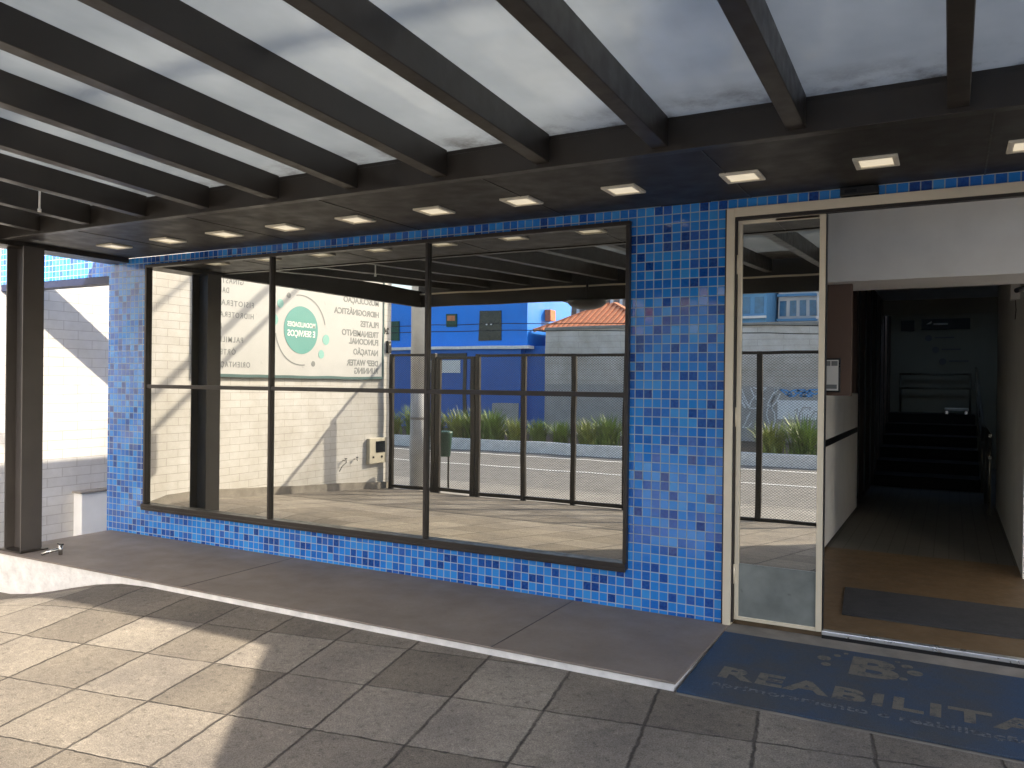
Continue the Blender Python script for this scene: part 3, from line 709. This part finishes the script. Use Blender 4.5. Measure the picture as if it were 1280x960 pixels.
# ------------------------------------------------------------------ street fence and gate
FY = -6.93
def mesh_panel(x0, x1, z0, z1, step=.042, wd=.0036):
    m = MB(); W_, H_ = x1 - x0, z1 - z0
    sl_ = .75                                        # diamond proportions
    for sgn in (1, -1):
        k = -H_ / sl_
        while k < W_:
            # line x = k + t, z = sl*t   clipped to the rectangle
            t0 = max(0, -k); t1 = min(H_ / sl_, W_ - k)
            if t1 - t0 > .02:
                ax, az, bx, bz = k + t0, sl_ * t0, k + t1, sl_ * t1
                if sgn < 0: az, bz = H_ - az, H_ - bz
                m.bar((x0 + ax, FY + .002 * sgn, z0 + az), (x0 + bx, FY + .002 * sgn, z0 + bz), .003, wd, (0, 0, 1))
            k += step / .8
    return m
def fence(name, label, posts, zt=2.0, zb=-.47, pw=.08, rails_to=None, cat='fence'):
    t = thing(name, label, cat, (posts[0], FY, -.56))
    m = MB(); m.box(posts[0], posts[-1], FY - .025, FY + .025, zt - .045, zt, .003); m.build('top_rail', M_STEEL, t)
    m = MB(); m.box(posts[0], posts[-1], FY - .024, FY + .024, zb, zb + .06, .003); m.build('bottom_rail', M_STEEL, t)
    for i, x in enumerate(posts):
        m = MB(); m.box(x - pw / 2, x + pw / 2, FY - .032, FY + .032, -.56, zt + .002, .004); m.build('post', M_STEEL, t)
    for a, b in zip(posts[:-1], posts[1:]):
        m = mesh_panel(a + pw / 2, b - pw / 2, zb + .06, zt - .045); m.build('mesh_panel', M_STEEL, t)
    return t
fence('street_fence', 'brown mesh fence panel fixed to the end of the white wall', [-9.08, -8.15])
fence('pedestrian_gate', 'brown mesh pedestrian gate with thicker frame in the street fence', [-8.05, -7.32], 1.94, -.45, .09, cat='gate')
fence('sliding_gate', 'wide brown mesh sliding gate of three bays before the road', [-7.22, -6.32, -5.40, -4.50], 1.98, -.47, cat='gate')
fence('boundary_fence', 'brown mesh fence run seen through the entrance glass side', [-4.40, -3.42, -2.45, -1.48], 2.0, -.50)
pw_ = thing('shade_wall', 'tall white wall added out of view behind the camera to shade the paving', 'wall', (2.6, -7.05, -.56))  # added out of view to cast the sharp shade edge on the paving
m = MB(); m.box(.45, 4.6, -7.15, -6.96, -.7, 4.7); m.build('wall_face', M_WHITEW, pw_)
m = MB(); m.box(.42, 4.63, -7.19, -6.92, 4.70, 4.76, .01); m.build('coping', M_CONC, pw_)

# ------------------------------------------------------------------ street things
t = thing('utility_pole', 'thick white round utility pole with grey painted foot behind the fence', 'pole', (-8.93, -7.6, -.56))
m = MB(); m.lathe((-8.93, -7.6, 0), [(.178, 1.30), (.15, 8.5)], 28); m.build('upper_shaft', M_POLEW, t)
m = MB(); m.lathe((-8.93, -7.6, 0), [(.186, -.58), (.180, 1.298)], 28); m.build('painted_foot', M_POLEG, t)
m = MB(); m.lathe((-8.93, -7.6, .78), [(.188, 0), (.188, .05)], 28); m.build('strap', M_GPLAST, t)
m = MB(); m.bar((-9.0, -8.6, 8.0), (-9.0, -6.6, 8.0), .1, .12); m.build('crossarm', M_BARK, t)
for i, (y, z, rad, off) in enumerate(((-8.3, 7.95, .035, 0), (-8.05, 6.6, .06, .1), (-8.0, 6.1, .045, .25))):
    m = MB(); m.tube([(-45 + k * 2.5, y, z - .5 * math.sin(math.pi * ((k * 2.5 / 30) % 1))) for k in range(37)], rad, 6)
    tag(m.build('power_line', M_CABLE, None, (0, y, z)), ('thin topmost', 'thickest middle', 'lowest')[i] + ' overhead cable running along the street', 'cable', 'overhead cables along the street')
t = thing('litter_bin', 'dark green litter bin on a short post behind the gate', 'bin', (-8.33, -7.6, -.56))
m = MB(); m.lathe((-8.33, -7.6, 0), [(.10, .10), (.13, .50), (.14, .52), (.14, .56), (.12, .57)], 20); m.build('bin_body', M_GREENP, t)
m = MB(); m.tube([(-8.33, -7.72, -.58), (-8.33, -7.72, .5)], .02, 8); m.build('bin_post', M_STEEL, t)

for y, z, lab in ((-17.0, 3.20, 'upper thin cable strung low in front of the blue building'), (-16.9, 2.98, 'lower thin cable strung low in front of the blue building')):
    m = MB(); m.tube([(-45 + k * 2.5, y, z + .16 * math.cos(2 * math.pi * k * 2.5 / 30)) for k in range(37)], .014, 6)
    tag(m.build('power_line', M_CABLE, None, (0, y, z)), lab, 'cable')
# strap-leaved plants
def clump(seed, n=230, mat=M_LEAF, H=.85):
    rnd = random.Random(seed); m = MB()
    for i in range(n):
        a = rnd.uniform(0, 6.283); h = H * rnd.uniform(.55, 1.05); sp = rnd.uniform(.15, .75) * H; wd = rnd.uniform(.010, .020)
        bx, by = rnd.gauss(0, .10), rnd.gauss(0, .10); pv = []
        for k in range(5):
            q = k / 4; rr = sp * q ** 1.5; zz = h * (q - .28 * q ** 3 * (sp / H)); w_ = wd * (1 - q ** 2) + .002
            cx, cy = bx + rr * math.cos(a), by + rr * math.sin(a)
            pv.append((m.bm.verts.new((cx - w_ * math.sin(a), cy + w_ * math.cos(a), zz)), m.bm.verts.new((cx + w_ * math.sin(a), cy - w_ * math.cos(a), zz))))
        for k in range(4): m.bm.faces.new([pv[k][0], pv[k][1], pv[k + 1][1], pv[k + 1][0]])
    me = bpy.data.meshes.new('strap_leaf_plant'); m.bm.to_mesh(me); m.bm.free(); me.materials.append(mat); return me
cms = [clump(1), clump(2, 200, M_LEAF2), clump(3, 260, M_LEAF, .95)]
px = [(-17.6, 1.0), (-16.8, .9), (-15.9, 1.05), (-15.1, .95), (-14.3, 1.05), (-13.6, 1.0), (-12.8, 1.1), (-12.0, .85), (-11.2, .75), (-10.5, .8), (-9.6, .9), (-8.9, .95), (-8.1, .8), (-7.3, .8), (-6.4, .6), (-5.6, .55), (-4.2, 1.0), (-3.4, 1.05), (-2.6, .8)]
near = {0: 'behind the fence end by the white wall', 5: 'before the blue building wall', 8: 'before the corner of the grey wall', 16: 'before the white patch on the grey wall', 15: 'before the white scribbles'}
for i, (x, s) in enumerate(px):
    o = bpy.data.objects.new('strap_leaf_plant', cms[i % 3]); C.objects.link(o)
    o.location = (x, -17.15 - .25 * random.random(), -.37); o.scale = (s * 1.25, s * 1.25, s * 1.2); o.rotation_euler = (0, 0, random.uniform(0, 6))
    tag(o, ('green', 'yellowish green', 'tall green')[i % 3] + ' strap leaved clump in the kerb bed, number ' + (words + ['twelfth', 'thirteenth', 'fourteenth', 'fifteenth', 'sixteenth', 'seventeenth', 'eighteenth', 'nineteenth'])[i] .replace('number ', '') + ' from the blue building end', 'plant', 'strap leaved plants across the road')
    o['label'] = o['label'].replace('number ', '')
# blue building across the street
bb = thing('blue_building', 'bright blue two storey building across the road', 'building', (-16, -22, -.5))
m = MB(); m.box(-21.5, -14.25, -26.25, -22.25, 2.90, 4.9); m.build('upper_storey', M_BLUEP, bb)
m = MB(); m.box(-21.5, -14.4, -28, -22.0, -.9, 2.78); m.box(-14.4, -13.35, -28, -22.4, -.9, 2.9); m.build('lower_storey', M_BLUED, bb)
m = MB(); m.box(-21.5, -14.0, -22.35, -21.85, 2.78, 2.90, .01); m.build('ledge', M_WHITEW, bb)
m = MB(); m.box(-17.95, -17.45, -22.26, -22.20, 3.72, 4.22, .01); f = m.build('small_window', M_GREENP, bb)
m = MB(); m.box(-17.88, -17.52, -22.20, -22.19, 3.95, 4.15); m.build('window_blind', M_TERRA, f)
m = MB(); m.box(-16.4, -15.4, -22.30, -22.22, 3.12, 4.30); f = m.build('dark_window', M_DARKGL, bb)
for x in (-16.05, -15.85):
    m = MB(); m.lathe((x, -22.21, 3.75), [(.04, 0), (.04, .02)], 10, 'y'); m.build('lamp', M_GRAFW, f)
m = MB(); m.box(-14.249, -14.0, -24.2, -23.75, 3.98, 4.42, .01); m.build('vent_box', M_TERRA, bb)
m = MB(); m.box(-18.6, -17.1, -22.02, -21.97, 1.85, 2.35); f = m.build('sign_board', M_WHITE, bb)
m = MB(); m.box(-18.9, -16.8, -22.03, -21.96, 2.40, 2.62); m.box(-18.9, -18.75, -22.03, -21.96, -.5, 2.40); m.box(-16.95, -16.8, -22.03, -21.96, -.5, 2.40); m.build('gate_frame', M_STEEL, bb)
m = MB(); m.box(-21.3, -20.3, -22.3, -22.2, 3.2, 4.0); m.build('green_window', M_GREENP, bb)
m = MB(); m.box(-15.6, -14.45, -22.0, -21.95, -.5, .7); m.build('low_panel', M_GPLAST, bb)
# grey block wall with graffiti
gw = thing('grey_boundary_wall', 'long grey painted wall with graffiti across the road', 'wall', (-5, -22, -.5))
m = MB(); m.box(-13.35, 9, -22.3, -22.0, 1.45, 3.45); m.build('block_courses', M_BLOCK, gw)
m = MB(); m.box(-13.35, 9, -22.32, -21.98, -.9, 1.45); m.build('painted_base', M_GPLAST, gw)
m = MB(); m.box(-13.38, 9, -22.36, -21.94, 3.45, 3.56, .01); m.build('coping', M_SIDE, gw)
rnd = random.Random(11)
def scrib(x0, x1, z0, z1, n, mat, wdt):
    m = MB(); y = -21.972
    for s in range(n):
        x = x0 + (x1 - x0) * s / max(1, n - 1) + rnd.uniform(-.1, .1); z = rnd.uniform(z0, z1); ph = rnd.uniform(0, 6)
        pts = []
        for k in range(9):
            q = k / 8
            pts.append((x + .16 * math.sin(ph + q * 7) + .1 * q, y, min(z1, max(z0, z + (z1 - z0) * .55 * math.sin(ph * 2 + q * 6)))))
        for a, b in zip(pts[:-1], pts[1:]): m.bar(a, b, .004, wdt, (0, 0, 1))
    return m
scrib(-6.35, -5.0, .75, 1.40, 8, M_GRAFW, .035).build('white_graffiti', M_GRAFW, gw)
scrib(-5.9, -5.2, .1, .8, 2, M_GRAFW, .03).build('white_graffiti', M_GRAFW, gw)
scrib(-4.75, -3.5, 1.15, 1.36, 8, M_GRAFB, .05).build('blue_graffiti', M_GRAFB, gw)
m = MB(); m.box(-4.95, -3.2, -21.979, -21.974, .42, 1.02); m.build('white_patch', M_GRAFW, gw)
scrib(-4.6, -3.8, .1, .8, 3, M_GPLAST, .03).build('dark_graffiti', M_GPLAST, gw)
# tiled-roof house
hs = thing('tiled_house', 'low house with orange terracotta hip roof behind the grey wall', 'house', (-11.7, -24.5, -.5))
m = MB(); m.box(-13.6, -9.6, -26.6, -23.2, -.9, 3.5); m.build('wall', M_WHITEW, hs)
E0, E1, E2, E3, PK = Vector((-14.15, -22.6, 3.50)), Vector((-9.3, -22.6, 3.50)), Vector((-9.3, -27, 3.50)), Vector((-14.15, -27, 3.50)), Vector((-12.0, -24.9, 4.68))
PK2 = PK + Vector((.25, 0, 0))
m = MB()
m.quad(E0, E1, PK2, PK); m.bm.faces.new([m.bm.verts.new(p) for p in (E1, E2, PK2)]); m.quad(E2, E3, PK, PK2); m.bm.faces.new([m.bm.verts.new(p) for p in (E3, E0, PK)])
for k in range(22):            # rows of barrel tiles as raised ribs on the front slope
    q = (k + .5) / 22; a = E0.lerp(E1, q)
    top = PK.lerp(PK2, q); tt = 1.0
    # clip by the hips
    xh = a.x
    f1 = min(1, (xh - E0.x) / (PK.x - E0.x)) if xh < PK.x else min(1, (E1.x - xh) / (E1.x - PK2.x))
    b = Vector((xh, E0.y + (PK.y - E0.y) * f1, E0.z + (PK.z - E0.z) * f1))
    m.bar(a + Vector((0, 0, .02)), b + Vector((0, 0, .02)), .11, .06)
for a in (E0, E1): m.bar(a, PK if a is E0 else PK2, .16, .12)
m.build('roof', M_TERRA, hs)
# weathered building, towers, unseen block added for shade
t = thing('weathered_building', 'brown weathered building with pale vertical ribs behind the tiled roof', 'building', (-15, -36, -.5))
m = MB(); m.box(-20, -12.0, -42, -36, -.9, 9); m.build('wall', M_RIB, t)
m = MB()
for i in range(16): m.box(-19.8 + i * .5, -19.65 + i * .5, -35.999, -35.85, -.5, 9)
m.build('rib', M_TOWERW, t)
for j, (x0, x1, y0, hh, lab, mt) in enumerate(((-17.5, -13.2, -62, 24, 'blue clad tower, left one beyond the grey wall', M_TOWERB), (-13.0, -9.8, -66, 18, 'pale tower with blue bands, middle one beyond the grey wall', M_TOWERW), (-9.6, -5.0, -64, 13, 'lower pale blue office block right of the towers', M_TOWERW))):
    t = thing('tower_block', lab, 'tower', ((x0 + x1) / 2, y0, -.5), 'towers beyond the grey wall')
    m = MB(); m.box(x0, x1, y0 - 10, y0, -.9, hh); m.build('wall', mt, t)
    n = 4
    for a in range(n):
        for b in range(5):
            xa = x0 + (x1 - x0) * (a + .15) / n; xb = x0 + (x1 - x0) * (a + .80) / n; za = 3.2 + b * 2.1
            m = MB(); m.box(xa, xb, y0 - .05, y0 + .06, za, za + 1.3); m.build('window', M_SKYGL, t)
    m = MB()
    for b in range(5): m.box(x0 - .05, x1 + .05, y0 + .061, y0 + .45, 2.75 + b * 2.1, 2.95 + b * 2.1)
    m.build('balcony_slab', M_TOWERW if j != 1 else M_TOWERB, t)
ob = thing('shade_block', 'tall pale block added out of view across the road to shade the canopy', 'building', (18, -28, -.5))  # added out of view to shade the right-hand canopy panes
m = MB(); m.box(18.2, 34, -29, -22.5, -.9, 34); m.build('main_block', M_TOWERW, ob)
for a in range(6):
    for b in range(6):
        m = MB(); m.box(19.6 + a * 2.4, 21.2 + a * 2.4, -22.52, -22.42, 2 + b * 3.4, 3.8 + b * 3.4); m.build('window', M_SKYGL, ob)
